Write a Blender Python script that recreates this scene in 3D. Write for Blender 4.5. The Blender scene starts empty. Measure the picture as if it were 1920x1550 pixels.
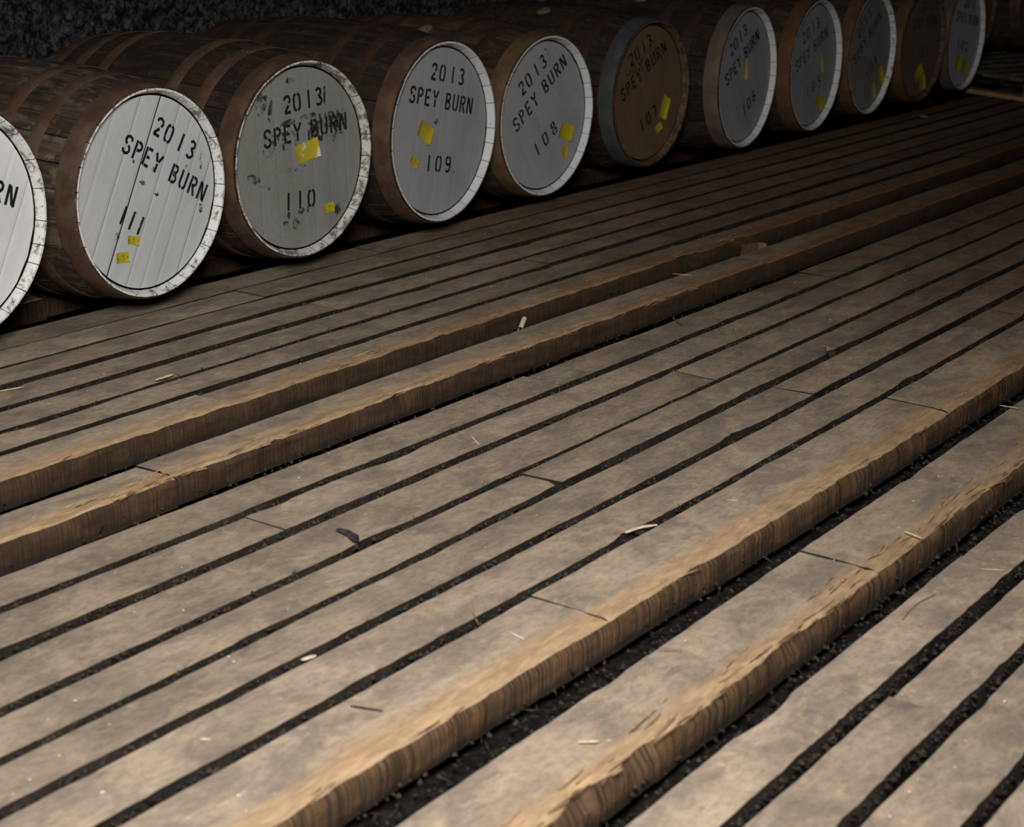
import bpy, math, random
from mathutils import Matrix, Vector, noise as mn
PI = math.pi
D = bpy.data
sc = bpy.context.scene
COL = sc.collection

# ------------------------------------------------------------------ camera, world, light, exposure
cam = D.cameras.new('camera'); cam.sensor_fit = 'HORIZONTAL'; cam.sensor_width = 36.0
cam.lens = 3405.99 / 1920 * 36.0
cam.clip_start = 0.05; cam.clip_end = 60
camo = D.objects.new('camera', cam); COL.objects.link(camo)
R_ = Vector((0.55500352, -0.83144032, 0.02604003)); U_ = Vector((0.22991599, 0.18340766, 0.95577208))
F_ = Vector((0.79944339, 0.52446985, -0.29295332))
M = Matrix((R_, U_, -F_)).transposed().to_4x4(); M.translation = (0, 0, 1.18472911)
camo.matrix_world = M
cam.dof.use_dof = True; cam.dof.focus_distance = 4.5; cam.dof.aperture_fstop = 6.0
sc.camera = camo
sc.view_settings.view_transform = 'Standard'; sc.view_settings.look = 'None'
sc.view_settings.gamma = 1.0; sc.view_settings.use_curve_mapping = False
sc.view_settings.exposure = 0.0
w = D.worlds.new('world'); sc.world = w; w.use_nodes = True
w.node_tree.nodes['Background'].inputs[0].default_value = (0.75, 0.85, 1.0, 1)
w.node_tree.nodes['Background'].inputs[1].default_value = 0.004

def area(name, loc, target, sx, sy, power, color):
    l = D.lights.new(name, 'AREA'); l.shape = 'RECTANGLE'; l.size = sx; l.size_y = sy
    l.energy = power; l.color = color
    o = D.objects.new(name, l); COL.objects.link(o); o.location = loc
    o.rotation_euler = (Vector(target) - Vector(loc)).to_track_quat('-Z', 'Y').to_euler()
    l.spread = math.radians(105)
    return o
# unseen daylight source: one area light just above the camera
area('daylight_area', (0.35, 0.35, 2.0), (2.9, 2.0, 0.0), 0.8, 1.0, 66, (1.0, 0.965, 0.92))

# ------------------------------------------------------------------ node helpers
class NT:
    def __init__(s, name):
        s.m = D.materials.new(name); s.m.use_nodes = True; s.t = s.m.node_tree
        s.t.nodes.clear(); s.out = s.n('ShaderNodeOutputMaterial')
        s.b = s.n('ShaderNodeBsdfPrincipled'); s.l(s.b.outputs[0], s.out.inputs[0])
        s.b.inputs['Roughness'].default_value = 0.85
        s.b.inputs['Specular IOR Level'].default_value = 0.25
    def n(s, t, **k):
        x = s.t.nodes.new(t)
        for a, v in k.items(): setattr(x, a, v)
        return x
    def l(s, a, b): s.t.links.new(a, b)
    def val(s, sock, v):
        if hasattr(v, 'is_linked') or hasattr(v, 'links'): s.l(v, sock)
        else:
            if isinstance(v, (tuple, list)) and len(v) == 3 and sock.type == 'RGBA': v = (*v, 1)
            sock.default_value = v
    def coord(s, scale=(1, 1, 1), kind='Object', rand=False):
        tc = s.n('ShaderNodeTexCoord'); mp = s.n('ShaderNodeMapping'); s.l(tc.outputs[kind], mp.inputs[0])
        mp.inputs['Scale'].default_value = scale
        if rand:
            oi = s.n('ShaderNodeObjectInfo'); mul = s.math('MULTIPLY', oi.outputs['Random'], 37.0)
            cb = s.n('ShaderNodeCombineXYZ')
            for i in range(3): s.l(mul, cb.inputs[i])
            s.l(cb.outputs[0], mp.inputs['Location'])
        return mp.outputs[0]
    def noise(s, co, scale, detail=4, rough=0.55, dist=0.0):
        x = s.n('ShaderNodeTexNoise'); s.l(co, x.inputs['Vector'])
        x.inputs['Scale'].default_value = scale; x.inputs['Detail'].default_value = detail
        x.inputs['Roughness'].default_value = rough; x.inputs['Distortion'].default_value = dist
        return x.outputs['Fac']
    def ramp(s, f, a, b, lo=0.0, hi=1.0):
        x = s.n('ShaderNodeMapRange'); x.interpolation_type = 'SMOOTHSTEP'
        s.l(f, x.inputs[0]); x.inputs[1].default_value = a; x.inputs[2].default_value = b
        x.inputs[3].default_value = lo; x.inputs[4].default_value = hi
        return x.outputs[0]
    def math(s, op, a, b=0.0):
        x = s.n('ShaderNodeMath', operation=op); s.val(x.inputs[0], a); s.val(x.inputs[1], b); return x.outputs[0]
    def mix(s, f, a, b, blend='MIX'):
        x = s.n('ShaderNodeMix', data_type='RGBA', blend_type=blend)
        s.val(x.inputs[0], f); s.val(x.inputs[6], a); s.val(x.inputs[7], b); return x.outputs[2]
    def bump(s, h, strength=0.3, dist=0.01):
        x = s.n('ShaderNodeBump'); x.inputs['Strength'].default_value = strength; x.inputs['Distance'].default_value = dist
        s.l(h, x.inputs['Height']); s.l(x.outputs[0], s.b.inputs['Normal'])
    def color(s, c): s.val(s.b.inputs['Base Color'], c)
    def rough(s, r): s.val(s.b.inputs['Roughness'], r)

def rnd_tint(t, c, lo, hi):
    oi = t.n('ShaderNodeObjectInfo')
    g = t.ramp(oi.outputs['Random'], 0, 1, lo, hi)
    cb = t.n('ShaderNodeCombineColor')
    for i in range(3): t.l(g, cb.inputs[i])
    return t.mix(1.0, c, cb.outputs[0], 'MULTIPLY')

def mat_plank_top():
    t = NT('plank_top')
    a = t.ramp(t.noise(t.coord((1, 1.8, 1), rand=True), 6.5, 6, 0.65, 0.5), 0.36, 0.66)
    c = t.mix(a, (0.225, 0.182, 0.143), (0.385, 0.305, 0.225))
    b = t.ramp(t.noise(t.coord((1, 1.5, 1), rand=True), 17, 6, 0.72, 0.7), 0.5, 0.74)
    c = t.mix(t.math('MULTIPLY', b, 0.65), c, (0.5, 0.4, 0.265))
    d = t.ramp(t.noise(t.coord((0.9, 1.9, 1), rand=True), 10, 5, 0.68, 1.0), 0.54, 0.76)
    c = t.mix(t.math('MULTIPLY', d, 0.7), c, (0.13, 0.105, 0.088))
    m = t.ramp(t.noise(t.coord((1, 1.6, 1)), 48, 6, 0.78), 0.42, 0.66)
    c = t.mix(t.math('MULTIPLY', m, 0.42), c, (0.12, 0.094, 0.075))
    # fine grain along the plank and scuffs
    g = t.noise(t.coord((5, 70, 20), rand=True), 3.0, 4, 0.7)
    c = t.mix(t.math('MULTIPLY', t.ramp(g, 0.48, 0.8), 0.3), c, (0.13, 0.1, 0.078))
    sp = t.ramp(t.noise(t.coord((1, 1, 1)), 170, 2, 0.6), 0.72, 0.78)
    c = t.mix(t.math('MULTIPLY', sp, 0.65), c, (0.045, 0.036, 0.032))
    sp2 = t.ramp(t.noise(t.coord((1, 1.6, 1)), 95, 2, 0.6), 0.725, 0.78)
    c = t.mix(t.math('MULTIPLY', sp2, 0.5), c, (0.6, 0.52, 0.4))
    # plank colour turns darker and browner farther along x
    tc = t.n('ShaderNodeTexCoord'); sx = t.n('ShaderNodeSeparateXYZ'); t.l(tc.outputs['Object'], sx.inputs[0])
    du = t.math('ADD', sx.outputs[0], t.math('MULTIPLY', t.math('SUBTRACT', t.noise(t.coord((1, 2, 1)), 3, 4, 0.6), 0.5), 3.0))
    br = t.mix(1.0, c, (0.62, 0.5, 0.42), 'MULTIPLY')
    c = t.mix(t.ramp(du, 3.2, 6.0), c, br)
    # worn orange edges on the rails
    at = t.n('ShaderNodeAttribute', attribute_name='wear')
    nn = t.noise(t.coord((2.2, 9, 6)), 4, 5, 0.65, 0.5)
    wr = t.math('ADD', at.outputs['Fac'], t.math('MULTIPLY', t.math('SUBTRACT', nn, 0.5), 0.9))
    wr = t.math('MULTIPLY', t.ramp(wr, 0.16, 0.62), t.ramp(at.outputs['Fac'], 0.02, 0.2))
    on = t.ramp(t.noise(t.coord((3, 14, 10)), 5, 5, 0.65, 0.8), 0.34, 0.7)
    oc = t.mix(on, (0.3, 0.2, 0.115), (0.46, 0.315, 0.178))
    sl = t.ramp(t.noise(t.coord((5, 90, 60)), 2.2, 4, 0.7, 0.4), 0.56, 0.72)
    oc = t.mix(t.math('MULTIPLY', sl, 0.65), oc, (0.11, 0.07, 0.042))
    m2 = t.ramp(t.noise(t.coord((1, 2.5, 2)), 30, 6, 0.75), 0.5, 0.72)
    oc = t.mix(t.math('MULTIPLY', m2, 0.4), oc, (0.2, 0.14, 0.09))
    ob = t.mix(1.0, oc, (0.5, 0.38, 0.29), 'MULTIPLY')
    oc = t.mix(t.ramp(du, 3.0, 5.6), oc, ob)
    c = t.mix(wr, c, oc)
    c = rnd_tint(t, c, 0.86, 1.12)
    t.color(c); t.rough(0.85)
    h = t.math('ADD', t.noise(t.coord((5, 90, 30), rand=True), 2.5, 5, 0.7), t.math('MULTIPLY', t.noise(t.coord((1, 1.5, 1)), 40, 5, 0.7), 0.9))
    t.bump(h, 0.4, 0.004)
    return t.m

def mat_side(name, c1, c2, c3, saw, wave=0.5):
    t = NT(name)
    co = t.coord((1, 1, 1))
    a = t.ramp(t.noise(t.coord((2, 2, 7)), 4, 5, 0.65, 0.4), 0.35, 0.7)
    c = t.mix(a, c1, c2)
    s_ = t.ramp(t.noise(t.coord((1, 0.02, 0.02)), 210, 2, 0.6), 0.45, 0.62)
    c = t.mix(t.math('MULTIPLY', s_, saw), c, c3)
    d = t.ramp(t.noise(co, 22, 5, 0.7), 0.55, 0.75)
    c = t.mix(t.math('MULTIPLY', d, 0.5), c, (0.02, 0.016, 0.013))
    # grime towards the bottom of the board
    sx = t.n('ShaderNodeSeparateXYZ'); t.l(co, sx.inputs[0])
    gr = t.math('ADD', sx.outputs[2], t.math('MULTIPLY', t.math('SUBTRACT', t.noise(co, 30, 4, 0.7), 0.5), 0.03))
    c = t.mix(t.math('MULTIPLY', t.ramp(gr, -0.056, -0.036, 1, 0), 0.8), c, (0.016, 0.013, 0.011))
    t.color(c); t.rough(0.9)
    t.bump(t.math('ADD', t.noise(t.coord((1, 0.1, 0.1)), 160, 3, 0.7), t.noise(co, 60, 4, 0.6)), 0.5, 0.004)
    return t.m

def mat_dirt():
    t = NT('black_dirt')
    co = t.coord()
    c = t.mix(t.ramp(t.noise(co, 60, 4, 0.7), 0.4, 0.7), (0.008, 0.007, 0.006), (0.03, 0.025, 0.021))
    t.color(c); t.rough(1.0); t.b.inputs['Specular IOR Level'].default_value = 0.05
    t.bump(t.noise(co, 120, 5, 0.7), 0.8, 0.01)
    return t.m

def mat_wall():
    t = NT('sooty_stone')
    co = t.coord()
    a = t.noise(co, 34, 6, 0.8, 0.6)
    c = t.mix(t.ramp(a, 0.42, 0.66), (0.008, 0.008, 0.01), (0.21, 0.21, 0.23))
    b = t.ramp(t.noise(co, 5, 4, 0.6), 0.4, 0.7)
    c = t.mix(t.math('MULTIPLY', b, 0.5), c, (0.018, 0.018, 0.021))
    t.color(c); t.rough(1.0); t.b.inputs['Specular IOR Level'].default_value = 0.1
    t.bump(a, 1.0, 0.03)
    return t.m

def mat_stave(name, dark, mid, light):
    t = NT(name)
    co = t.coord((9, 1.2, 9), rand=True)
    a = t.ramp(t.noise(co, 4, 5, 0.65, 0.4), 0.36, 0.68)
    c = t.mix(a, dark, mid)
    b = t.ramp(t.noise(t.coord((6, 3.5, 6), rand=True), 4.5, 5, 0.7, 0.6), 0.52, 0.72)
    c = t.mix(t.math('MULTIPLY', b, 0.75), c, light)
    k = t.ramp(t.noise(t.coord((3, 3, 3)), 5, 4, 0.6), 0.5, 0.72)
    c = t.mix(t.math('MULTIPLY', k, 0.6), c, (0.012, 0.01, 0.009))
    g = t.ramp(t.noise(t.coord((60, 3, 60)), 3, 3, 0.7), 0.5, 0.75)
    c = t.mix(t.math('MULTIPLY', g, 0.4), c, dark)
    c = rnd_tint(t, c, 0.7, 1.2)
    t.color(c); t.rough(0.8)
    t.bump(t.math('ADD', t.noise(t.coord((60, 3, 60)), 3, 3, 0.7), t.noise(t.coord(), 40, 4, 0.6)), 0.4, 0.004)
    return t.m

def mat_hoop(name, c1, c2, c3):
    t = NT(name)
    co = t.coord()
    c = t.mix(t.ramp(t.noise(co, 14, 5, 0.65, 0.3), 0.35, 0.68), c1, c2)
    c = t.mix(t.math('MULTIPLY', t.ramp(t.noise(co, 5, 5, 0.7), 0.55, 0.75), 0.6), c, c3)
    t.color(c); t.rough(0.7); t.b.inputs['Metallic'].default_value = 0.15
    t.bump(t.noise(co, 130, 4, 0.7), 0.3, 0.002)
    return t.m

def mat_rim(name, paint, bare, amount):
    t = NT(name)
    f = t.noise(t.coord((1, 1, 1)), 34, 6, 0.75, 0.4)
    k = t.ramp(f, amount - 0.05, amount + 0.07)
    c = t.mix(t.math('MULTIPLY', k, 0.85), paint, bare)
    f2 = t.ramp(t.noise(t.coord(), 70, 4, 0.7), 0.6, 0.68)
    c = t.mix(t.math('MULTIPLY', f2, 0.7), c, bare)
    t.color(c); t.rough(0.7)
    t.bump(t.math('ADD', f, t.noise(t.coord(), 90, 3, 0.6)), 0.5, 0.004)
    return t.m

def mat_head(name, base, dirty, stain, rings=0.0, amt=0.5, grain=0.3):
    t = NT(name)
    a = t.ramp(t.noise(t.coord((2.5, 1, 1.0)), 5, 5, 0.6, 0.5), 0.38, 0.68)
    c = t.mix(t.math('MULTIPLY', a, amt), base, dirty)
    g = t.ramp(t.noise(t.coord((90, 1, 4)), 2.4, 4, 0.7), 0.45, 0.8)
    c = t.mix(t.math('MULTIPLY', g, grain), c, dirty)
    s_ = t.ramp(t.noise(t.coord((1.6, 1, 1)), 13, 6, 0.72, 0.8), 0.64, 0.76)
    c = t.mix(t.math('MULTIPLY', s_, 0.45), c, stain)
    if rings:
        tc = t.n('ShaderNodeTexCoord'); mp = t.n('ShaderNodeMapping'); t.l(tc.outputs['Object'], mp.inputs[0])
        mp.inputs['Location'].default_value = (0.05, 0, 0.12)
        ln = t.n('ShaderNodeVectorMath', operation='LENGTH'); t.l(mp.outputs[0], ln.inputs[0])
        cb = t.n('ShaderNodeCombineXYZ'); t.l(ln.outputs['Value'], cb.inputs[0])
        rg = t.ramp(t.noise(cb.outputs[0], 110, 3, 0.8), 0.45, 0.7)
        c = t.mix(t.math('MULTIPLY', rg, rings), c, stain)
    t.color(c); t.rough(0.6)
    t.bump(t.math('ADD', t.noise(t.coord((60, 1, 3)), 3, 4, 0.7), t.noise(t.coord(), 50, 3, 0.6)), 0.2, 0.003)
    return t.m

def mat_ink(name, fade, col=(0.012, 0.012, 0.013)):
    t = NT(name)
    t.color(col); t.rough(0.7)
    f = t.math('ADD', t.math('MULTIPLY', t.noise(t.coord(), 70, 5, 0.7), 0.6), t.math('MULTIPLY', t.noise(t.coord(), 18, 3, 0.6), 0.4))
    k = t.ramp(f, fade - 0.07, fade + 0.09)
    tr = t.n('ShaderNodeBsdfTransparent'); mx = t.n('ShaderNodeMixShader')
    t.l(k, mx.inputs[0]); t.l(tr.outputs[0], mx.inputs[2]); t.l(t.b.outputs[0], mx.inputs[1])
    t.l(mx.outputs[0], t.out.inputs[0])
    return t.m

def mat_plain(name, c1, c2, scale=40, rough=0.8, th=(0.4, 0.6)):
    t = NT(name)
    t.color(t.mix(t.ramp(t.noise(t.coord(), scale, 4, 0.6), *th), c1, c2)); t.rough(rough)
    return t.m

MT = {}
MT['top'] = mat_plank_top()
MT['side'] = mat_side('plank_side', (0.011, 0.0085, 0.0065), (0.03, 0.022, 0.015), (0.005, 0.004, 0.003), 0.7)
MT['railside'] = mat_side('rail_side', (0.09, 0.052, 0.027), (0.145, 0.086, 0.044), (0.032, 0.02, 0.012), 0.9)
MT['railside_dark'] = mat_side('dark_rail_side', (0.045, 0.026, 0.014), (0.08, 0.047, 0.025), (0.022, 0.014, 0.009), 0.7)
MT['dirt'] = mat_dirt(); MT['wall'] = mat_wall()
MT['stave'] = mat_stave('stave_oak', (0.035, 0.026, 0.02), (0.11, 0.08, 0.056), (0.24, 0.19, 0.14))
MT['stave_shaded'] = mat_stave('stave_oak_shaded', (0.016, 0.011, 0.008), (0.042, 0.028, 0.018), (0.09, 0.062, 0.04))  # oak darkened: shade among the casks is put into the colour
MT['stave_warm'] = mat_stave('stave_oak_warm', (0.028, 0.018, 0.011), (0.08, 0.05, 0.028), (0.14, 0.09, 0.05))
MT['rust'] = mat_hoop('rusty_hoop', (0.07, 0.041, 0.028), (0.125, 0.078, 0.054), (0.16, 0.085, 0.045))
MT['rust_shaded'] = mat_hoop('shaded_rust_hoop', (0.035, 0.02, 0.014), (0.06, 0.034, 0.023), (0.08, 0.045, 0.028))  # rusty hoop again, with the shade down the row put into its colour
MT['rust_tan'] = mat_hoop('tan_hoop', (0.1, 0.065, 0.033), (0.15, 0.1, 0.05), (0.07, 0.045, 0.025))
MT['rust_red'] = mat_hoop('red_rust_hoop', (0.11, 0.055, 0.03), (0.16, 0.082, 0.043), (0.07, 0.04, 0.025))
MT['rust_dark'] = mat_hoop('dark_hoop', (0.11, 0.085, 0.07), (0.17, 0.125, 0.09), (0.2, 0.13, 0.07))
MT['steel'] = mat_hoop('grey_steel_hoop', (0.055, 0.057, 0.062), (0.085, 0.088, 0.093), (0.045, 0.038, 0.033))
MT['rim_white'] = mat_rim('rim_white', (0.78, 0.78, 0.77), (0.1, 0.075, 0.06), 0.555)
MT['rim_clean'] = mat_rim('rim_clean', (0.66, 0.67, 0.67), (0.12, 0.1, 0.08), 0.68)
MT['rim_worn'] = mat_rim('rim_worn', (0.62, 0.61, 0.58), (0.1, 0.08, 0.065), 0.51)
MT['rim_bare'] = mat_rim('rim_bare', (0.13, 0.08, 0.05), (0.05, 0.032, 0.022), 0.5)
MT['inner'] = mat_plain('barrel_inside', (0.01, 0.008, 0.006), (0.016, 0.012, 0.01))
MT['white'] = mat_head('head_white', (0.56, 0.57, 0.58), (0.47, 0.47, 0.47), (0.27, 0.25, 0.23))
MT['white_bright'] = mat_head('head_bright_white', (0.76, 0.77, 0.79), (0.66, 0.66, 0.66), (0.34, 0.31, 0.27))
MT['cream'] = mat_head('head_cream', (0.26, 0.26, 0.245), (0.205, 0.2, 0.185), (0.1, 0.092, 0.08), rings=0.22, amt=0.6)
MT['grey'] = mat_head('head_grey', (0.345, 0.35, 0.36), (0.28, 0.28, 0.29), (0.15, 0.145, 0.14))
MT['cool'] = mat_head('head_cool', (0.32, 0.325, 0.36), (0.24, 0.245, 0.275), (0.14, 0.14, 0.15))
MT['blue'] = mat_head('head_blue', (0.47, 0.49, 0.57), (0.36, 0.38, 0.45), (0.2, 0.2, 0.22))
MT['dull'] = mat_head('head_dull', (0.24, 0.24, 0.235), (0.185, 0.185, 0.18), (0.1, 0.095, 0.09), grain=0.4)
MT['bare'] = mat_head('head_bare', (0.15, 0.1, 0.056), (0.115, 0.075, 0.042), (0.065, 0.042, 0.026), grain=0.5)
MT['bare_dark'] = mat_head('head_bare_dark', (0.16, 0.12, 0.095), (0.12, 0.09, 0.07), (0.07, 0.05, 0.035), grain=0.5)
MT['ink'] = mat_ink('stencil_ink', 0.63)
MT['ink_faint'] = mat_ink('stencil_ink_faint', 0.6, (0.05, 0.05, 0.05))
MT['ink_ghost'] = mat_ink('stencil_ink_ghost', 0.46, (0.03, 0.03, 0.03))
MT['tag'] = mat_plain('yellow_paper', (0.4, 0.32, 0.014), (0.46, 0.37, 0.02), 12)
MT['tag_torn'] = mat_plain('torn_yellow_paper', (0.48, 0.39, 0.02), (0.6, 0.6, 0.57), 22, th=(0.53, 0.56))
MT['tag_old'] = mat_plain('faded_paper', (0.36, 0.3, 0.11), (0.3, 0.25, 0.1), 12)
MT['tag_ink'] = mat_plain('tag_print', (0.05, 0.045, 0.02), (0.08, 0.07, 0.03))
MT['bung'] = mat_plain('bung_wood', (0.2, 0.145, 0.1), (0.13, 0.09, 0.06), 60)
MT['straw'] = mat_plain('straw', (0.55, 0.43, 0.24), (0.68, 0.56, 0.36), 80)
MT['twig'] = mat_plain('twig', (0.12, 0.075, 0.045), (0.2, 0.12, 0.07), 80)
MT['pale'] = mat_plain('pale_chip', (0.62, 0.53, 0.42), (0.48, 0.38, 0.28), 90)
MT['black'] = mat_plain('charred_bark', (0.02, 0.017, 0.02), (0.05, 0.042, 0.045), 60)
MT['crumb'] = mat_plain('dirt_crumb', (0.008, 0.0065, 0.005), (0.035, 0.028, 0.021), 30)
MT['pallet'] = mat_plain('pallet_softwood', (0.42, 0.27, 0.13), (0.33, 0.2, 0.1), 9)
MT['pallet_shaded'] = mat_plain('pallet_shaded_wood', (0.13, 0.1, 0.075), (0.08, 0.06, 0.045), 9)  # deck boards with the neighbouring cask's shadow painted into the wood colour
MT['splint'] = mat_plain('splintered_wood', (0.42, 0.28, 0.155), (0.17, 0.11, 0.065), 25)
MT['sawdust'] = mat_plain('sawdust', (0.6, 0.54, 0.45), (0.7, 0.66, 0.58), 9)

# ------------------------------------------------------------------ object helpers
def mesh(name, verts, faces, mats, mi=None, smooth=None):
    me = D.meshes.new(name); me.from_pydata([tuple(v) for v in verts], [], faces)
    for m in mats: me.materials.append(MT[m])
    if mi: me.polygons.foreach_set('material_index', mi)
    if smooth is not None:
        me.polygons.foreach_set('use_smooth', [True] * len(me.polygons))
        me.set_sharp_from_angle(angle=math.radians(smooth))
    me.update(); return me
def link(name, me, parent=None, loc=(0, 0, 0), rot=(0, 0, 0)):
    o = D.objects.new(name, me); COL.objects.link(o); o.parent = parent
    o.location = loc; o.rotation_euler = rot; return o
def empty(name, loc, rz=0.0):
    o = D.objects.new(name, None); COL.objects.link(o); o.empty_display_size = 0.1
    o.location = loc; o.rotation_euler = (0, 0, rz); return o
def tag(o, label, cat, group=None):
    o['label'] = label; o['category'] = cat
    if group: o['group'] = group
    return o
def lerp(a, b, t): return a + (b - a) * t
def n3(x, y, z): return mn.noise(Vector((x, y, z)))

# ------------------------------------------------------------------ floor: black dirt with planks laid over it
def dirt_mesh():
    vs, fs = [], []
    us = [-0.6 + i * 0.06 for i in range(266)]
    vv = [-1.3 + i * 0.06 for i in range(108)]
    for u in us:
        for v in vv:
            vs.append((u, v, -0.085 + 0.012 * n3(u * 6, v * 6, 0) + 0.006 * n3(u * 17, v * 17, 3)))
    nv = len(vv)
    for i in range(len(us) - 1):
        for j in range(nv - 1):
            a = i * nv + j; fs.append((a, a + nv, a + nv + 1, a + 1))
    return mesh('floor', vs, fs, ['dirt'])
floor = link('floor', dirt_mesh()); floor['kind'] = 'structure'

def upts(u0, u1):
    out = [u0]; u = u0
    while u < u1:
        u += 0.013 if u < 4.6 else (0.05 if u < 7 else 0.12)
        if u > u1 - 0.012: u = u1
        out.append(u)
    return out
def pl(pts, u):
    if u <= pts[0][0]: k = 0
    elif u >= pts[-1][0]: k = len(pts) - 2
    else:
        k = 0
        while u > pts[k + 1][0]: k += 1
    (a, x), (b, y) = pts[k], pts[k + 1]
    t = max(-0.3, min(1.6, (u - a) / (b - a)))
    return x + (y - x) * t

def plank(u0, u1, back, front, seed, rail=None, worn=True, rough=1.0, dmg=(), thick=0.05, dz=0.0, name='plank'):
    """one board; back/front = [(u, v)...]; rail = width of the worn front part"""
    thick = 0.062 if rail else thick
    us = upts(u0, u1); vs, fs, mi, wear = [], [], [], []
    sh = random.Random(seed); tilt = sh.uniform(-0.0015, 0.0015); dz += sh.uniform(-0.0015, 0.0015)
    if rail: prof = [('b', 0.0, -thick), ('b', 0.0, -0.004), ('b', 0.004, 0.0), ('m', 0.3, 0), ('r', 1.0, 0), ('r', 0.84, 0), ('r', 0.68, -0.0005), ('r', 0.52, -0.001), ('r', 0.38, -0.001), ('r', 0.26, -0.0015), ('r', 0.16, -0.003), ('f', 0.0065, -0.005), ('f', 0.0, -0.014), ('f', 0.0, -0.03), ('f', 0.0, -thick)]
    else: prof = [('b', 0.0, -thick), ('b', 0.0, -0.005), ('b', 0.004, 0.0), ('m', 0.33, 0), ('m', 0.67, 0), ('f', 0.0015, 0.0), ('f', 0.0, -0.002), ('f', 0.0, -thick)]
    np_ = len(prof)
    for u in us:
        B = pl(back, u); Fv = pl(front, u)
        eb = 0.0022 * n3(u * 7, seed * 3.1, 0) + 0.0014 * n3(u * 26, seed * 3.1, 5) + 0.002 * n3(u * 1.3, seed, 2)
        ef = (0.6 if rail else 1) * 0.0022 * n3(u * 7, seed * 5.7, 9) + 0.0016 * n3(u * 26, seed * 5.7, 5) + 0.002 * n3(u * 1.3, seed, 7) + (0.0016 * n3(u * 62, seed, 3) if u < 4.6 else 0)
        chip = max(0.0, n3(u * 4.3, seed * 2.3, 11) - 0.36) * 0.05 + max(0.0, n3(u * 13, seed * 2.3, 17) - 0.4) * 0.02
        chipb = max(0.0, n3(u * 4.3, seed * 2.3, 31) - 0.4) * 0.04
        for (du, wd, dep) in dmg:
            chip += dep * math.exp(-((u - du) / wd) ** 2) * (0.7 + 0.5 * n3(u * 40, seed, 1))
        if rail:
            chip = max(0.0, n3(u * 5.3, seed * 2.3, 11) - 0.3) * 0.015 + max(0.0, n3(u * 17, seed * 2.3, 17) - .15) * 0.008 + max(0.0, n3(u * 55, seed * 2.3, 37)) * 0.003 + sum(dep * math.exp(-((u - du) / wd) ** 2) for du, wd, dep in dmg)
        for kind, a, z in prof:
            wv = 0.0
            if kind == 'b':
                v = B + eb - a - (chipb if z > -0.02 else chipb * 0.2)
            elif kind == 'm': v = lerp(B, Fv, a)
            elif kind == 'r':
                v = Fv + ef + rail * a * (1 + 0.35 * n3(u * 2.2, seed, 21)) + chip * (1 - a) * 0.8
                wv = 1 - a * 0.9
                z = z + rough * (0.0035 * n3(u * 9, v * 60, seed) + 0.0025 * n3(u * 24, v * 110, seed)) * (1.1 - a) - chip * 0.3 * (1 - a)
                if rough > 1: z -= 0.012 * max(0.0, n3(u * 4.5, v * 85, seed + 3) - 0.2) * (1.1 - a)
            else:
                v = Fv + ef + a + (chip if z > -0.02 else chip * 0.12) + (0.004 * n3(u * 5, z * 30, seed) if z < -0.02 else 0)
                if rail: wv = 0.16 if z > -0.008 else 1.0; z = z + (0.003 * n3(u * 19, 4, seed) if z > -0.02 else 0)
                elif z > -0.01: z -= chip * 0.35
            zz = z + dz + (v - (B + Fv) / 2) * tilt / 0.06
            if z > -0.03: zz += 0.0012 * n3(u * 3, v * 14, seed) + 0.0025 * n3(u * 0.6, 0, seed * 1.7)
            vs.append((u, v, zz)); wear.append(wv if worn else 0.0)
    for i in range(len(us) - 1):
        for j in range(np_ - 1):
            a = i * np_ + j
            fs.append((a, a + 1, a + np_ + 1, a + np_))
            mi.append(1 if (j == 0 or j >= np_ - (4 if rail else 3)) else 0)
        a = i * np_; fs.append((a + np_ - 1, a, a + np_, a + 2 * np_ - 1)); mi.append(1)
    fs.append(tuple(range(np_ - 1, -1, -1))); mi.append(2)
    a = (len(us) - 1) * np_; fs.append(tuple(range(a, a + np_))); mi.append(2)
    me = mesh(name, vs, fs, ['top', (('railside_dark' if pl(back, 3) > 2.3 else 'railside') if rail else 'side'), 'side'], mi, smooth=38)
    if rail:
        at = me.attributes.new('wear', 'FLOAT', 'POINT'); at.data.foreach_set('value', wear)
    return link(name, me, floor)

# rows of planks, from the camera to the wall: (back, front) lines, joints along u, options
U0, U1 = -0.4, 15.0
def L(l, m=None, r=None):
    m = l if m is None else m; r = m if r is None else r
    return [(2.0, l), (3.6, m), (7.0, r)]
rows = []
def row(b, f, joints=(), **k): rows.append((b, f, list(joints), k))
row(L(.271, .271), L(.165, .165), [3.4])
row(L(.385), L(.285), [2.9])
row(L(.50), L(.40), [4.4])
row(L(.629, .622), L(.525, .52), [3.2])
row(L(.761, .755), L(.653, .648), [4.1], dmg=[(2.4, .02, .012)])
row(L(.880, .872), L(.783, .776), [2.381, 5.2])
row(L(1.004, .998), L(.903, .898), [3.006, 5.6])
row(L(1.247, 1.247, 1.238), L(1.085, 1.083, 1.075), [2.856, 4.6, 6.7], rail=.07, rough=1.9, dmg=[(2.03, .05, .014), (1.86, .04, .012), (2.5, .05, .01)])
row(L(1.520, 1.505, 1.49), L(1.358, 1.340, 1.322), [2.379, 3.87, 6.1], rail=.078)
row(L(1.647, 1.632, 1.61), L(1.540, 1.526, 1.51), [4.9, 7.1], dmg=[(2.76, .06, .022), (2.4, .02, .006)])
row(L(1.766, 1.760, 1.742), L(1.669, 1.650, 1.63), [3.795, 6.0], dmg=[(3.42, .07, .03), (2.1, .03, .008)])
row(L(1.883, 1.876, 1.861), L(1.783, 1.776, 1.76), [2.9, 5.4], dmg=[(4.215, .05, .03), (3.75, .1, .015)])
row(L(2.021, 2.012, 1.985), L(1.901, 1.893, 1.88), [3.772, 6.3], dmg=[(2.45, .05, .02)])
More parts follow.
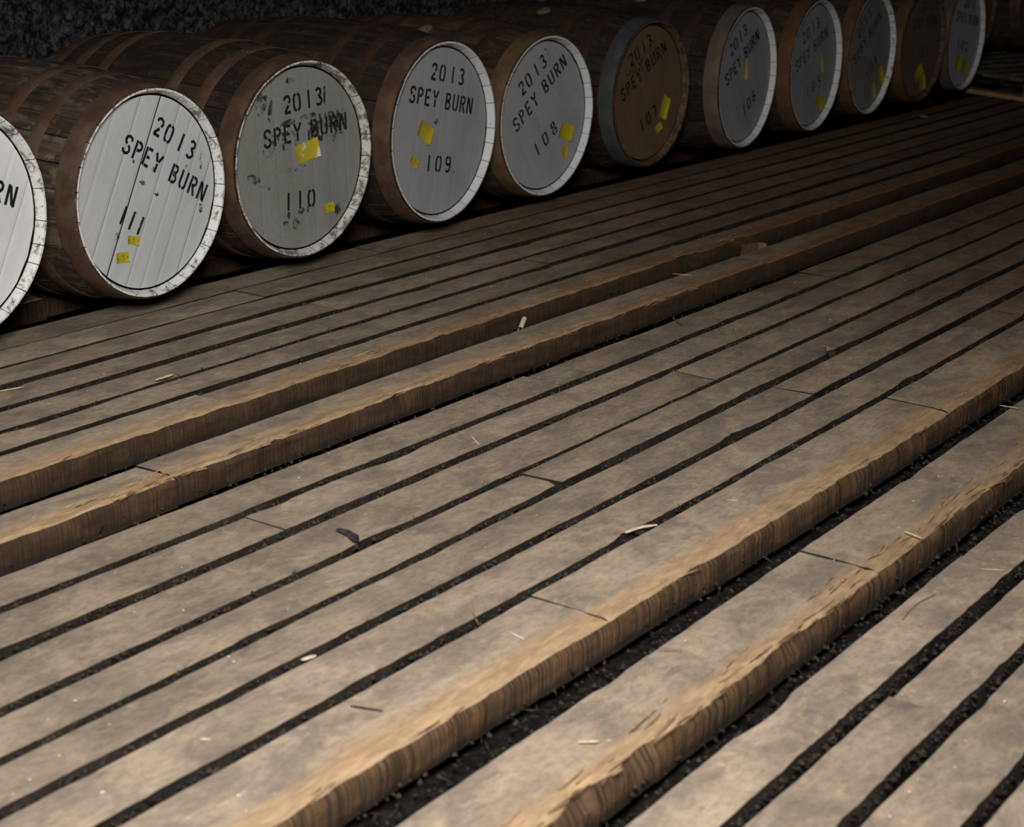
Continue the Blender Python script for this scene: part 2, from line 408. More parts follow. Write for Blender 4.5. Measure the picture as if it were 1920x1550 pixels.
row(L(2.155, 2.128, 2.10), L(2.050, 2.028, 1.995), [2.375, 5.8], dmg=[(4.0, .06, .015)])
row(L(2.276, 2.268, 2.235), L(2.177, 2.155, 2.11), [3.5, 5.0, 7.4])
row(L(2.518, 2.522, 2.48), L(2.398, 2.402, 2.355), [2.465, 5.06, 6.9], rail=.066, rough=1.5, dmg=[(3.2, .03, .008)])
row(L(2.762, 2.763, 2.715), L(2.648, 2.647, 2.608), [2.9, 5.10, 5.37, 7.6], rail=.066, dmg=[(5.02, .05, .02), (5.34, .05, .035)])
row(L(2.872, 2.884, 2.84), L(2.783, 2.779, 2.735), [3.30, 6.2], dmg=[(3.42, .05, .015)])
row(L(3.009, 3.014, 2.965), L(2.897, 2.909, 2.865), [4.6, 7.0], dmg=[(2.94, .05, .012)])
row(L(3.133, 3.135, 3.085), L(3.024, 3.028, 2.98), [3.743, 6.5])
row(L(3.262, 3.26, 3.21), L(3.150, 3.150, 3.105), [5.1, 8.0])
row(L(3.39, 3.385, 3.335), L(3.272, 3.27, 3.228), [3.72, 6.8])
row(L(3.515, 3.51, 3.46), L(3.40, 3.395, 3.352), [4.4, 8.4])
row(L(3.80, 3.80, 3.80), L(3.685, 3.685, 3.685), [3.3, 6.1], rail=.055, worn=False, dz=.013)
row(L(3.93, 3.93, 3.93), L(3.815, 3.815, 3.815), [4.3, 7.3], rail=.055, worn=False, dz=.012)
for i in range(3):
    v = 4.05 + i * .125
    row(L(v + .103), L(v), [3.1 + i * .9, 7 + i])
rr = random.Random(4)
for i, (b, f, js, k) in enumerate(rows):
    us = [U0] + [j for j in sorted(js) if U0 < j < U1]
    x = us[-1]
    while x + 3.2 < U1: x += rr.uniform(2.2, 3.2); us.append(x)
    us.append(U1)
    for q in range(len(us) - 1):
        a, e = us[q] + 0.0008, us[q + 1] - 0.0008
        kk = dict(k); 
        if not k.get('rail'): kk['dz'] = rr.uniform(-0.002, 0.002)
        else: kk['dz'] = k.get('dz', 0) + rr.uniform(-0.003, 0.003)
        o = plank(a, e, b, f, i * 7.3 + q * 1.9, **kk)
        if k.get('rail') and k.get('worn', True): o['label'] = 'rail plank with a worn orange front edge'

for i in range(11):                                                     # more of the same floor, nearer than the picture shows
    v = .147 - .12 * i
    plank(U0, 3.1 + .3 * (i % 3), L(v), L(v - .1), 200 + i * 3.3)

# loose black dirt and fibres lying in the gaps
def crumbs(name, count, seed):
    rg = random.Random(seed); vs, fs = [], []
    base = [(1, 0, 0), (-1, 0, 0), (0, 1, 0), (0, -1, 0), (0, 0, 1), (0, 0, -1)]
    tri = [(0, 2, 4), (2, 1, 4), (1, 3, 4), (3, 0, 4), (2, 0, 5), (1, 2, 5), (3, 1, 5), (0, 3, 5)]
    ng = len(rows) - 6
    for _ in range(count):
        i = rg.randrange(2, ng)
        u = 1.2 + 4.2 * rg.random() ** 1.4
        hi = pl(rows[i][1], u); lo = hi                                  # back edge of the lower plank
        top = pl(rows[i + 1][1 - 0] if False else rows[i][0], u)
        nearb = pl(rows[i - 1][0], u) if i else hi - .02                 # back edge of the plank nearer the camera
        fr = pl(rows[i][1], u)
        wd = fr - nearb
        v = nearb + wd * rg.random()
        if wd < 0.05:
            z = -0.075 + 0.05 * rg.random() ** 1.6
            if rg.random() < 0.45: v = fr - 0.003 * rg.random(); z = -0.004 - 0.022 * rg.random()
        else:
            t = abs((v - nearb) / wd - 0.5) * 2
            z = -0.085 + (0.012 + 0.02 * t * t) * rg.random() * 1.6
        s = rg.uniform(0.0018, 0.0055); k = len(vs)
        st = rg.random()
        ax = Vector((rg.gauss(0, 1), rg.gauss(0, 1), rg.gauss(0, 1))).normalized()
        for b in base:
            p = Vector(b) * s * rg.uniform(0.6, 1.4)
            if st < 0.25: p = p * 0.35 + ax * (ax.dot(Vector(b)) * s * 2.6)
            vs.append((u + p.x, v + p.y, z + p.z))
        fs += [(a + k, b + k, c + k) for a, b, c in tri]
    me = mesh(name, vs, fs, ['crumb']); o = link(name, me, floor); o['kind'] = 'stuff'; o['label'] = 'black crumbly dirt lying in the gaps'
crumbs('dirt_crumbs', 42000, 3)
def sawdust():
    rg = random.Random(9); vs, fs = [], []
    for _ in range(420):
        i = rg.randrange(3, len(rows) - 5); u = 1.3 + 6 * rg.random() ** 1.8
        b, f = pl(rows[i][0], u), pl(rows[i][1], u)
        v = lerp(f + .01, b - .01, rg.random()); s = rg.uniform(.0004, .001) * (2 if rg.random() < .04 else 1); k = len(vs)
        a = rg.random() * PI; l = s * rg.uniform(1, 3)
        for sx, sy, z in ((1, 1, 0), (-1, 1, 0), (-1, -1, 0), (1, -1, 0), (0, 0, 1)):
            x, y = sx * l, sy * s
            vs.append((u + x * math.cos(a) - y * math.sin(a), v + x * math.sin(a) + y * math.cos(a), .001 + z * s * 1.5))
        fs += [(k, k + 1, k + 4), (k + 1, k + 2, k + 4), (k + 2, k + 3, k + 4), (k + 3, k, k + 4)]
    o = link('sawdust', mesh('sawdust', vs, fs, ['sawdust']), floor); o['kind'] = 'stuff'; o['label'] = 'tiny pale crumbs scattered on the planks'
sawdust()

# ------------------------------------------------------------------ walls
def wall(name, p0, p1, h, nx, nz, amp, seed):
    vs, fs = [], []
    p0, p1 = Vector(p0), Vector(p1); d = p1 - p0; nrm = Vector((-d.y, d.x, 0)).normalized()
    for i in range(nx + 1):
        for j in range(nz + 1):
            p = p0 + d * (i / nx); z = -0.1 + h * j / nz; s = p.x + p.y
            a = amp * (n3(s * 3, z * 3, seed) + 0.6 * n3(s * 9, z * 9, seed + 5) + 0.45 * n3(s * 24, z * 24, seed + 9))
            vs.append((p.x - nrm.x * a, p.y - nrm.y * a, z))
    for i in range(nx):
        for j in range(nz):
            a = i * (nz + 1) + j; fs.append((a, a + nz + 1, a + nz + 2, a + 1))
    o = link(name, mesh(name, vs, fs, ['wall'], smooth=180)); o['kind'] = 'structure'; return o
wall('wall_back', (-0.5, 4.62, 0), (15, 4.62, 0), 3.0, 520, 80, 0.022, 1)
wall('wall_right', (15, 4.62, 0), (15, -0.5, 0), 3.0, 120, 60, 0.02, 4)

# ------------------------------------------------------------------ casks
BL, RE, RB = 0.88, 0.28, 0.318
HEADY = 0.023
def rad(t): q = (t - BL / 2) / (BL / 2); return RB - (RB - RE) * abs(q) ** 1.9
def stave(a0, a1, seed):
    ts = [0, 0.004, 0.023, 0.06, 0.13, 0.22, 0.33, 0.44, 0.55, 0.66, 0.75, 0.82, 0.858, 0.877, 0.88]
    vs, fs, mi = [], [], []
    gap = 0.0011 / RB; th = 0.021; rg = random.Random(seed); proud = rg.uniform(-0.0008, 0.0008); yo = rg.uniform(-.0012, .0012)
    for t in ts:
        r = rad(t) + (proud if 0.07 < t < .81 else 0)
        e = 0.002 if t in (0, BL) else 0
        inner = r - (0.0075 if t in (0, BL) else 0.0095 if t in (.004, .877) else th)
        c = 0.0016
        am = (a0 + a1) / 2
        for a, q in ((a0 + gap, inner), (a0 + gap, r - c - e), (a0 + gap + 0.004, r - e), (am, r - e), (a1 - gap - 0.004, r - e), (a1 - gap, r - c - e), (a1 - gap, inner), (am, inner)):
            vs.append((q * math.sin(a), t + (yo if t < .005 else 0), q * math.cos(a)))
    n = 8
    for i in range(len(ts) - 1):
        for j in range(n):
            a, b = i * n + j, i * n + (j + 1) % n
            fs.append((a, b, b + n, a + n))
            if j in (6, 7): mi.append(1 if i <= 1 else 2)
            else: mi.append(0)
    fs.append(tuple(range(n))); mi.append(1)
    fs.append(tuple(range(len(ts) * n - 1, len(ts) * n - n - 1, -1))); mi.append(0)
    return vs, fs, mi
def ring(t0, t1, thick, n=72):
    vs, fs = [], []
    for k in range(n):
        a = 2 * PI * k / n; s, c = math.sin(a), math.cos(a)
        for t, e in ((t0, 0), (t0, thick * .7), (t0 + .0025, thick), (t1 - .0025, thick), (t1, thick * .7), (t1, 0)):
            r = rad(t) + 0.0006 + e; vs.append((r * s, t, r * c))
    for k in range(n):
        for j in range(5):
            a, b = k * 6 + j, ((k + 1) % n) * 6 + j
            fs.append((a, a + 1, b + 1, b))
    return vs, fs
def dome(c, nrm, r, h, n=10):
    nrm = Vector(nrm).normalized(); u = nrm.orthogonal().normalized(); v = nrm.cross(u)
    vs, fs = [], []; c = Vector(c)
    for q, hh in ((1, 0), (0.85, .5), (0.45, .9)):
        for k in range(n):
            a = 2 * PI * k / n; vs.append(c + (u * math.cos(a) + v * math.sin(a)) * r * q + nrm * h * hh)
    vs.append(c + nrm * h)
    for i in range(2):
        for k in range(n):
            a, b = i * n + k, i * n + (k + 1) % n; fs.append((a, b, b + n, a + n))
    for k in range(n): fs.append((2 * n + k, 2 * n + (k + 1) % n, 3 * n))
    return vs, fs
def board(x0, x1, r, y, th, dy, e=0.0004):
    """a strip of the round head between x0 and x1"""
    n = 7; vs, fs = [], []; cols = []
    x0, x1 = max(-r, x0), min(r, x1)
    for k in range(n + 1):
        x = lerp(x0, x1, k / n); h = math.sqrt(max(0.0, r * r - x * x)); cols.append((x, h))
    for k, (x, h) in enumerate(cols):
        edge = e if k in (0, n) else 0
        vs += [(x, y + dy + edge, -h), (x, y + dy + edge, h), (x, y + dy + th, -h), (x, y + dy + th, h)]
    for k in range(n):
        a, b = k * 4, k * 4 + 4
        fs += [(a, b, b + 1, a + 1), (a + 2, a + 3, b + 3, b + 2), (a + 1, b + 1, b + 3, a + 3), (a, a + 2, b + 2, b)]
    fs += [(0, 1, 3, 2), (4 * n, 4 * n + 2, 4 * n + 3, 4 * n + 1)]
    return vs, fs

# stencil letters as strokes in a box 0.56 wide and 1 high
P_ = [[(.08, 0), (.08, 1)], [(.19, .95), (.38, .93), (.49, .82), (.49, .66), (.38, .54), (.19, .51)]]
ZERO = [[(.24, .96), (.1, .88), (.05, .68), (.05, .32), (.1, .12), (.24, .04)], [(.33, .96), (.47, .88), (.52, .68), (.52, .32), (.47, .12), (.33, .04)]]
SIX = [[(.47, .84), (.4, .93), (.28, .96), (.14, .88), (.07, .66), (.06, .34), (.11, .13), (.24, .04)], [(.33, .04), (.46, .12), (.52, .3), (.46, .47), (.32, .54), (.16, .48)]]
GL = {
 'S': [[(.52, .76), (.47, .9), (.3, .96), (.12, .89), (.06, .74), (.13, .6), (.24, .54)], [(.34, .49), (.46, .4), (.52, .25), (.44, .1), (.26, .04), (.1, .1), (.04, .24)]],
 'P': P_, 'E': [[(.08, 0), (.08, 1)], [(.19, .95), (.52, .95)], [(.19, .5), (.44, .5)], [(.19, .05), (.52, .05)]],
 'Y': [[(.03, 1), (.24, .56)], [(.55, 1), (.34, .56)], [(.29, .48), (.29, 0)]],
 'B': [[(.08, 0), (.08, 1)], [(.19, .95), (.4, .92), (.47, .76), (.39, .58), (.19, .54)], [(.19, .46), (.42, .44), (.52, .25), (.42, .07), (.19, .05)]],
 'U': [[(.07, 1), (.07, .25), (.13, .1), (.24, .04)], [(.34, .04), (.45, .1), (.51, .25), (.51, 1)]],
 'R': P_ + [[(.29, .46), (.53, 0)]], 'N': [[(.06, 0), (.06, 1)], [(.14, .93), (.44, .07)], [(.52, 0), (.52, 1)]],
 '0': ZERO, '1': [[(.29, 0), (.29, 1)]],
 '2': [[(.06, .74), (.1, .89), (.28, .96), (.45, .88), (.5, .72), (.43, .54)], [(.37, .44), (.08, .1)], [(.04, .05), (.53, .05)]],
 '3': [[(.08, .86), (.26, .96), (.44, .88), (.47, .72), (.38, .57), (.24, .53)], [(.3, .47), (.46, .4), (.52, .25), (.43, .1), (.25, .04), (.06, .13)]],
 '4': [[(.4, 0), (.4, 1)], [(.33, .95), (.04, .36)], [(.04, .29), (.31, .29)], [(.48, .29), (.56, .29)]],
 '5': [[(.5, .95), (.15, .95)], [(.1, .9), (.08, .58)], [(.16, .57), (.32, .6), (.46, .52), (.52, .32), (.44, .12), (.27, .04), (.07, .12)]],
 '6': SIX, '7': [[(.04, .95), (.52, .95)], [(.49, .86), (.22, 0)]],
 '8': [[(.24, .96), (.11, .88), (.1, .68), (.24, .55)], [(.34, .96), (.46, .88), (.47, .68), (.34, .55)], [(.23, .46), (.06, .34), (.06, .16), (.23, .04)], [(.35, .46), (.52, .34), (.52, .16), (.35, .04)]],
 '9': [[(.57 - x, 1 - y) for x, y in s] for s in SIX],
}
def stroke(pts, w, vs, fs, fmap):
    k = len(vs); n = len(pts)
    for i, p in enumerate(pts):
        a = Vector(pts[max(0, i - 1)]); b = Vector(pts[min(n - 1, i + 1)])
        d = (b - a).normalized(); nn = Vector((-d.y, d.x)) * w / 2
        for q in (Vector(p) + nn, Vector(p) - nn): vs.append(fmap(q))
    for i in range(n - 1): fs.append((k + 2 * i, k + 2 * i + 1, k + 2 * i + 3, k + 2 * i + 2))
OFFS = {'2013': [0, .3, .68, 1.0], 'SPEY BURN': [q / 7.75 for q in (0, 1, 2, 3, None or 0, 4.75, 5.75, 6.75, 7.75)]}
def lettering(word, A, B, h, y):
    """yields (character, verts, faces), one mesh per stencilled character"""
    A, B = Vector(A), Vector(B); ang = math.atan2(B.y - A.y, B.x - A.x)
    ca, sa = math.cos(ang), math.sin(ang)
    n = len(word)
    offs = OFFS.get(word) or [i / max(1, n - 1) for i in range(n)]
    for i, ch in enumerate(word):
        if ch == ' ': continue
        vs, fs = [], []
        c = A + (B - A) * offs[i]
        def fm(q, c=c):
            x, z = (q.x - .285) * h, (q.y - .5) * h
            return (c.x + x * ca - z * sa, y, c.y + x * sa + z * ca)
        for s in GL[ch]: stroke(s, .165, vs, fs, fm)
        yield ch, vs, fs
def blob(cx, cz, rx, rz, ang, y, seed, vs, fs):
    k = len(vs); n = 18; vs.append((cx, y, cz))
    for i in range(n):
        a = 2 * PI * i / n; q = 1 + .35 * n3(math.cos(a) * 1.6, math.sin(a) * 1.6, seed)
        x, z = rx * q * math.cos(a), rz * q * math.sin(a)
        vs.append((cx + x * math.cos(ang) - z * math.sin(ang), y, cz + x * math.sin(ang) + z * math.cos(ang)))
    for i in range(n): fs.append((k, k + 1 + (i + 1) % n, k + 1 + i))
def paper(corners, y, serr, curl, seed):
    """a paper label: four corners in head coordinates, optional torn (zigzag) short edges"""
    tl, tr, br, bl = [Vector(c) for c in corners]; nx, nz = 12, 4; vs, fs = [], []
    for i in range(nx + 1):
        for j in range(nz + 1):
            s, t = i / nx, j / nz
            p = tl.lerp(tr, s).lerp(bl.lerp(br, s), t)
            if serr and j in (0, nz): p += (tl - bl) * (0.06 * (1 if i % 2 else -1))
            vs.append((p.x, y - 0.0012 - curl * (abs(s - .5) * 2) ** 3 * (0.6 + t * .8) - .0006 * n3(s * 3, t * 3, seed), p.y))
    m = (nx + 1) * (nz + 1)
    vs += [(x, q + .0006, z) for x, q, z in vs]
    for i in range(nx):
        for j in range(nz):
            a = i * (nz + 1) + j; fs += [(a, a + nz + 1, a + nz + 2, a + 1), (m + a, m + a + 1, m + a + nz + 2, m + a + nz + 1)]
    for i in range(nx):
        for a, b in ((i * (nz + 1), (i + 1) * (nz + 1)), ((i + 1) * (nz + 1) + nz, i * (nz + 1) + nz)): fs.append((a, a + m, b + m, b))
    for j in range(nz):
        for a, b in ((j + 1, j), (nx * (nz + 1) + j, nx * (nz + 1) + j + 1)): fs.append((a, a + m, b + m, b))
    return vs, fs
def tagquad(c, w, h, deg):
    a = math.radians(deg); ux = Vector((math.cos(a), math.sin(a))); uy = Vector((-math.sin(a), math.cos(a))); c = Vector(c)
    return [c - ux * w / 2 + uy * h / 2, c + ux * w / 2 + uy * h / 2, c + ux * w / 2 - uy * h / 2, c - ux * w / 2 - uy * h / 2]

def cask(no, label, x, y, yaw, R, roll, wood, hoop, rim, head, words=(), tags=(), bung=None, smudge=(), ghosts=(), ink='ink', z=0.0, hoops=None, boards=None, group='casks lying in the row'):
    root = empty('cask', (x, y, z), yaw); root.scale = (R / .28,) * 3
    tag(root, label, 'cask', group)
    rg = random.Random(no * 13 + 5); rl = math.radians(-roll)
    cz = 0.337
    K = dict(parent=root, loc=(0, 0, cz), rot=(0, rl, 0))
    n = 27; ws = [rg.uniform(.75, 1.3) for _ in range(n)]; tot = sum(ws); a = 0
    for i in range(n):
        a1 = a + 2 * PI * ws[i] / tot
        vs, fs, mi = stave(a, a1, no * 100 + i); a = a1
        link('stave', mesh('stave', vs, fs, [wood, rim, 'inner'], mi, smooth=35), **K)
    for q, (t0, t1) in enumerate(((.005, .064), (.14, .182), (.262, .306), (BL - .306, BL - .262), (BL - .182, BL - .14), (BL - .064, BL - .005))):
        vs, fs = ring(t0, t1, 0.0024)
        hm = hoop if (q == 0 or not hoops) else hoops
        ho = link('hoop', mesh('hoop', vs, fs, [hm], smooth=35), **K)
        if q < 3 and 108 <= no <= 112:
            for s in (-1, 1):
                an = rg.uniform(-0.7, 0.5) if s < 0 else an
                t = (t0 + t1) / 2 + s * (t1 - t0) * .22; r = rad(t) + .003
                vs, fs = dome((r * math.sin(an), t, r * math.cos(an)), (math.sin(an), 0, math.cos(an)), .006, .003)
                link('rivet', mesh('rivet', vs, fs, [hm], smooth=60), ho)
    sep = .0004 if no in (111, 112) else .00018
    rh = rad(HEADY) - 0.021 - 0.0052
    xs = boards or [-.27, -.165, -.095, -.03, .05, .12, .19, .27]
    for i in range(len(xs) - 1):
        if xs[i] > rh or xs[i + 1] < -rh or xs[i + 1] - xs[i] < .007: continue   # an open split between two boards
        vs, fs = board(xs[i] + sep, xs[i + 1] - sep, rh, HEADY, .02, rg.uniform(-1, 1) * sep, sep * 2)
        link('head_board', mesh('head_board', vs, fs, [head, 'inner'], [0 if (q % 4 == 0 and q < 28) else 1 for q in range(len(fs))]), **K)
    vs, fs = board(-rad(.85) + .022, rad(.85) - .022, rad(.85) - .022, BL - .05, .02, 0)
    link('back_head', mesh('back_head', vs, fs, [wood]), **K)
    F = dict(parent=root, loc=(0, 0, cz))
    yl = HEADY - .0012
    sc_ = 1.0
    for wd, A, B in words:
        for ch, vs, fs in lettering(wd, A, B, .051, yl):
            nm = 'stencilled_numeral' if ch.isdigit() else 'stencilled_letter'
            o = link(nm, mesh(nm, vs, fs, [ink]), **F)
            o['label'] = 'black stencilled %s %s' % ('numeral' if ch.isdigit() else 'letter', ch)
    for wd, A, B in ghosts:
        for ch, vs, fs in lettering(wd, A, B, .05, yl - .0003):
            link('smudged_letter', mesh('smudged_letter', vs, fs, ['ink_ghost']), **F)
    if smudge:
        for i, (cx, czz, rx, rz, an) in enumerate(smudge):
            vs, fs = [], []
            blob(cx, czz, rx, rz, math.radians(an), yl - .0002 - .00002 * i, no + i * 3.3, vs, fs)
            link('ink_smudge', mesh('ink_smudge', vs, fs, ['ink_ghost']), **F)
    for i, (cs, kind, serr) in enumerate(tags):
        vs, fs = paper(cs, HEADY - .0005, serr, .006 if not serr else .003, no + i)
        o = link('paper_label', mesh('paper_label', vs, fs, [kind], smooth=40), **F)
        o['label'] = 'yellow paper label' if kind != 'tag_old' else 'faded paper label'
        if serr:
            tl, tr, br, bl = [Vector(c) for c in cs]; v2, f2 = [], []
            for s, t in ((.12, .55), (.88, .5), (.5, .3)):
                p = tl.lerp(tr, s).lerp(bl.lerp(br, s), t); blob(p.x, p.y, .0016, .0022, 0, HEADY - .0055, i, v2, f2)
            link('staple_mark', mesh('staple_mark', v2, f2, ['tag_ink']), o)
    if bung is not None:
        an = math.radians(bung); r = RB - .001
        vs, fs = dome((r * math.sin(an), BL / 2, r * math.cos(an)), (math.sin(an), 0, math.cos(an)), .029, .006, 20)
        o = link('bung', mesh('bung', vs, fs, ['bung'], smooth=50), **F); o['label'] = 'pale round wooden bung'
    return root

Y = 'tag'; YO = 'tag_old'
cask(113, 'cask at the left end of the row, hidden beside cask 112', 2.05, 3.34, 0, .281, 20, 'stave', 'rust', 'rim_white', 'white')
cask(112, 'white headed cask cut by the left picture edge, only letters RN showing', 2.7364, 3.3409, .0192, .2817, -26, 'stave', 'rust', 'rim_white', 'white_bright',
     words=[('2013', (0.0, .2), (.12, .13)), ('SPEY BURN', (-.112, .165), (.1882, .0398)), ('112', (-.05, -.06), (.03, -.09))])
cask(111, 'bright white headed cask stencilled 111 with split boards and two small yellow labels', 3.3744, 3.3390, .0066, .2719, -26, 'stave', 'rust', 'rim_white', 'white',
     words=[('2013', (.0488, .1702), (.1694, .0959)), ('SPEY BURN', (-.0694, .1365), (.2076, -.0245)), ('111', (-.0942, -.0472), (-.033, -.0849))],
     tags=[([(-.0833, -.1031), (-.0403, -.1127), (-.0444, -.1355), (-.0864, -.1242)], Y, True), (tagquad((-.1058, -.1592), .046, .027, -3), Y, True)],
     ghosts=[('1', (.205, .062), (.206, .062))], boards=[-.27, -.2, -.125, -.0582, -.0545, .022, .078, .13, .195, .27],
     smudge=[(-.02, .03, .006, .012, 60), (0.0, .012, .005, .009, 50), (.03, -.005, .007, .01, 20), (-.12, -.1, .012, .01, 0), (.2, -.07, .008, .015, 0), (.02, .06, .006, .01, 20), (-.05, .09, .004, .006, 0), (.15, .05, .006, .006, 0)])
cask(110, 'grey-cream headed cask stencilled 110 with smeared letters and torn label', 4.0038, 3.3566, -.0640, .2819, 4, 'stave_shaded', 'rust', 'rim_worn', 'cream', 
     words=[('2013', (-.0511, .1578), (.0767, .17)), ('SPEY BURN', (-.131, .0692), (.1782, .0892)), ('110', (-.0501, -.1177), (.0445, -.1191))],
     tags=[([(-.0272, .0368), (.0672, .0545), (.0768, -.0004), (-.0139, -.0164)], 'tag_torn', False), ([(.0915, -.1455), (.1349, -.1417), (.1393, -.1692), (.0959, -.1745)], Y, True)],
     ghosts=[('BURN', (.055, .095), (.167, .1)), ('BURN', (.045, .075), (.16, .078)), ('1', (.1, .172), (.101, .172)), ('SPEY', (-.138, .052), (-.02, .06))],
     smudge=[(-.05, -.03, .011, .008, 20), (-.02, -.028, .008, .007, 0), (.015, -.026, .007, .007, 0), (-.062, -.185, .012, .014, -20), (-.02, -.187, .013, .016, -15), (-.185, -.04, .03, .012, -25), (-.15, -.062, .03, .006, -20), (-.155, .17, .022, .035, -20), (-.12, .145, .008, .03, -10), (-.04, .225, .02, .008, 0),
             (-.05, .107, .03, .008, 10), (.03, .118, .035, .008, 8), (-.128, .025, .02, .01, 0), (.09, .05, .02, .008, 0), (.14, .045, .012, .01, 0), (.155, -.165, .012, .02, -10), (-.05, -.155, .006, .012, 0), (.0, -.15, .014, .009, 0), (.03, -.15, .006, .01, 0), (.19, .02, .01, .006, 0)])
cask(109, 'pale grey headed cask stencilled 109 with large tilted yellow label on left', 4.6963, 3.3625, .0033, .2853, -11, 'stave_shaded', 'rust', 'rim_clean', 'grey', hoops='rust_shaded',
     words=[('2013', (-.0331, .1879), (.1133, .1597)), ('SPEY BURN', (-.1436, .1277), (.1609, .0651)), ('109', (-.0564, -.0926), (.0469, -.1084))],
     tags=[([(-.1019, .0484), (-.0333, .0127), (-.0643, -.0352), (-.1306, .0082)], Y, False), ([(-.1487, -.0552), (-.1097, -.0795), (-.1259, -.1007), (-.1593, -.0752)], Y, True)],
     boards=[-.28, -.12, -.002, .1, .2, .28], smudge=[(-.02, .035, .012, .008, 30), (.07, -.135, .015, .005, -20), (-.13, -.05, .008, .004, -30)])
cask(108, 'grey headed cask stencilled 108 with tan hoop and clean white rim', 5.3246, 3.3768, -.0522, .2746, 36, 'stave_warm', 'rust_tan', 'rim_clean', 'grey', hoops='rust_shaded', bung=-29,
     words=[('2013', (-.1298, .1067), (-.0111, .1895)), ('SPEY BURN', (-.1583, -.0166), (.1109, .1791)), ('108', (-.0319, -.1164), (.0668, -.0508))],
     tags=[([(.1107, -.0342), (.1903, -.0553), (.1631, -.1066), (.0835, -.0792)], Y, False), ([(.1237, -.1198), (.1575, -.1253), (.15, -.167), (.1194, -.1597)], Y, True)],
     boards=[-.27, -.16, -.035, .09, .165, .27], ghosts=[('1', (.015, .215), (.016, .216))])
cask(107, 'bare brown headed cask stencilled 107 with grey steel end hoop', 6.1369, 3.4225, -.0351, .2758, 28, 'stave_shaded', 'steel', 'rim_bare', 'bare', hoops='rust_shaded', bung=-23,
     words=[('2013', (-.1306, .137), (-.0067, .2014)), ('SPEY BURN', (-.179, .0099), (.1014, .17)), ('107', (-.0328, -.1223), (.0606, -.0752))],
     tags=[([(.1189, -.0094), (.1708, -.039), (.1309, -.1165), (.0779, -.0872)], Y, False), (tagquad((.0914, -.1452), .045, .032, 30), Y, True)],
     ghosts=[('SPEY', (-.15, .06), (-.06, .11))])
cask(106, 'cool white headed cask stencilled 106 with a faded label in its letters', 6.8219, 3.3573, .0369, .2845, 30, 'stave_shaded', 'rust_dark', 'rim_clean', 'cool', bung=-23, hoops='rust_shaded',
     words=[('2013', (-.1338, .1195), (-.0181, .1892)), ('SPEY BURN', (-.157, .0041), (.1059, .158)), ('106', (.0232, -.1353), (.1106, -.0861))],
     tags=[(tagquad((-.0044, .0317), .04, .085, 0), YO, False)])
cask(105, 'cool white headed cask stencilled 105 with red rusty hoop and low yellow label', 7.4801, 3.3530, .0229, .2834, 22, 'stave_warm', 'rust_red', 'rim_clean', 'cool', ink='ink_faint', hoops='rust_shaded',
     words=[('2013', (-.1143, .1254), (.0245, .1802)), ('SPEY BURN', (-.1636, .009), (.1237, .1322)), ('105', (-.0318, -.1068), (.0903, -.0781))],
     tags=[([(.0695, -.1205), (.1632, -.1642), (.1323, -.2084), (.0386, -.1619)], Y, False), (tagquad((.0764, -.0051), .05, .085, 15), YO, False)])
cask(104, 'dull grey headed cask stencilled 104 with worn rim, one bright and one faded label', 8.1941, 3.3910, .0075, .2810, 37, 'stave_warm', 'rust_red', 'rim_white', 'dull', ink='ink_faint', hoops='rust_shaded',
     words=[('2013', (-.1409, .1039), (-.0363, .1879)), ('SPEY BURN', (-.1579, -.0134), (.0943, .1686)), ('104', (.0034, -.0999), (.087, -.0362))],
     tags=[(tagquad((.1537, -.1182), .06, .085, 20), Y, False), (tagquad((.076, -.1839), .05, .075, 10), YO, False)])
cask(103, 'bare dark wooden headed cask stencilled 103 with orange rust hoop', 8.8372, 3.3907, -.0175, .2787, 0, 'stave_warm', 'rust_red', 'rim_bare', 'bare_dark', ink='ink_faint', hoops='rust_shaded',
     words=[('2013', (-.0143, .1908), (.1076, .1943)), ('SPEY BURN', (-.0968, .1091), (.1802, .1121)), ('103', (.0008, -.039), (.0911, -.0412))],
     tags=[(tagquad((.0045, -.143), .09, .06, 35), Y, False), (tagquad((.0601, -.1938), .07, .075, 10), Y, False)])
cask(102, 'bluish white headed cask stencilled 102 with a pair of yellow labels', 9.4984, 3.4111, .0064, .2783, -8, 'stave_shaded', 'rust_dark', 'rim_clean', 'blue', hoops='rust_shaded',
     words=[('2013', (-.0092, .1772), (.1254, .1657)), ('SPEY BURN', (-.1117, .1126), (.1958, .0675)), ('102', (-.0623, -.0362), (.0657, -.0575))],
     tags=[(tagquad((-.0604, -.1302), .08, .075, -20), Y, False), (tagquad((.0583, -.1618), .085, .075, -20), Y, False)])

# ------------------------------------------------------------------ pallet and the casks past the end of the row
def bx(x0, x1, y0, y1, z0, z1, b=.003):
    vs, fs = [], []
    for z, e in ((z0, b), (z0 + b, 0), (z1 - b, 0), (z1, b)):
        vs += [(x0 + e, y0 + e, z), (x1 - e, y0 + e, z), (x1 - e, y1 - e, z), (x0 + e, y1 - e, z)]
    fs.append((3, 2, 1, 0)); fs.append((12, 13, 14, 15))
    for k in range(3):
        for j in range(4):
            a, c = k * 4 + j, k * 4 + (j + 1) % 4; fs.append((a, c, c + 4, a + 4))
    return vs, fs
pal = empty('pallet', (9.66, 3.12, 0.003), math.radians(-22))
tag(pal, 'softwood pallet on the planks past the far end of the row', 'pallet')
for i in range(3): link('bottom_board', mesh('bottom_board', *bx(0.0 + i * .5, .1 + i * .5, -.15, 1.2, 0, .024), ['pallet']), pal)
for i in range(3):
    for j in range(3): link('block', mesh('block', *bx(0.0 + i * .5, .1 + i * .5, -.13 + j * .6, .01 + j * .6, .024, .1), ['pallet']), pal)
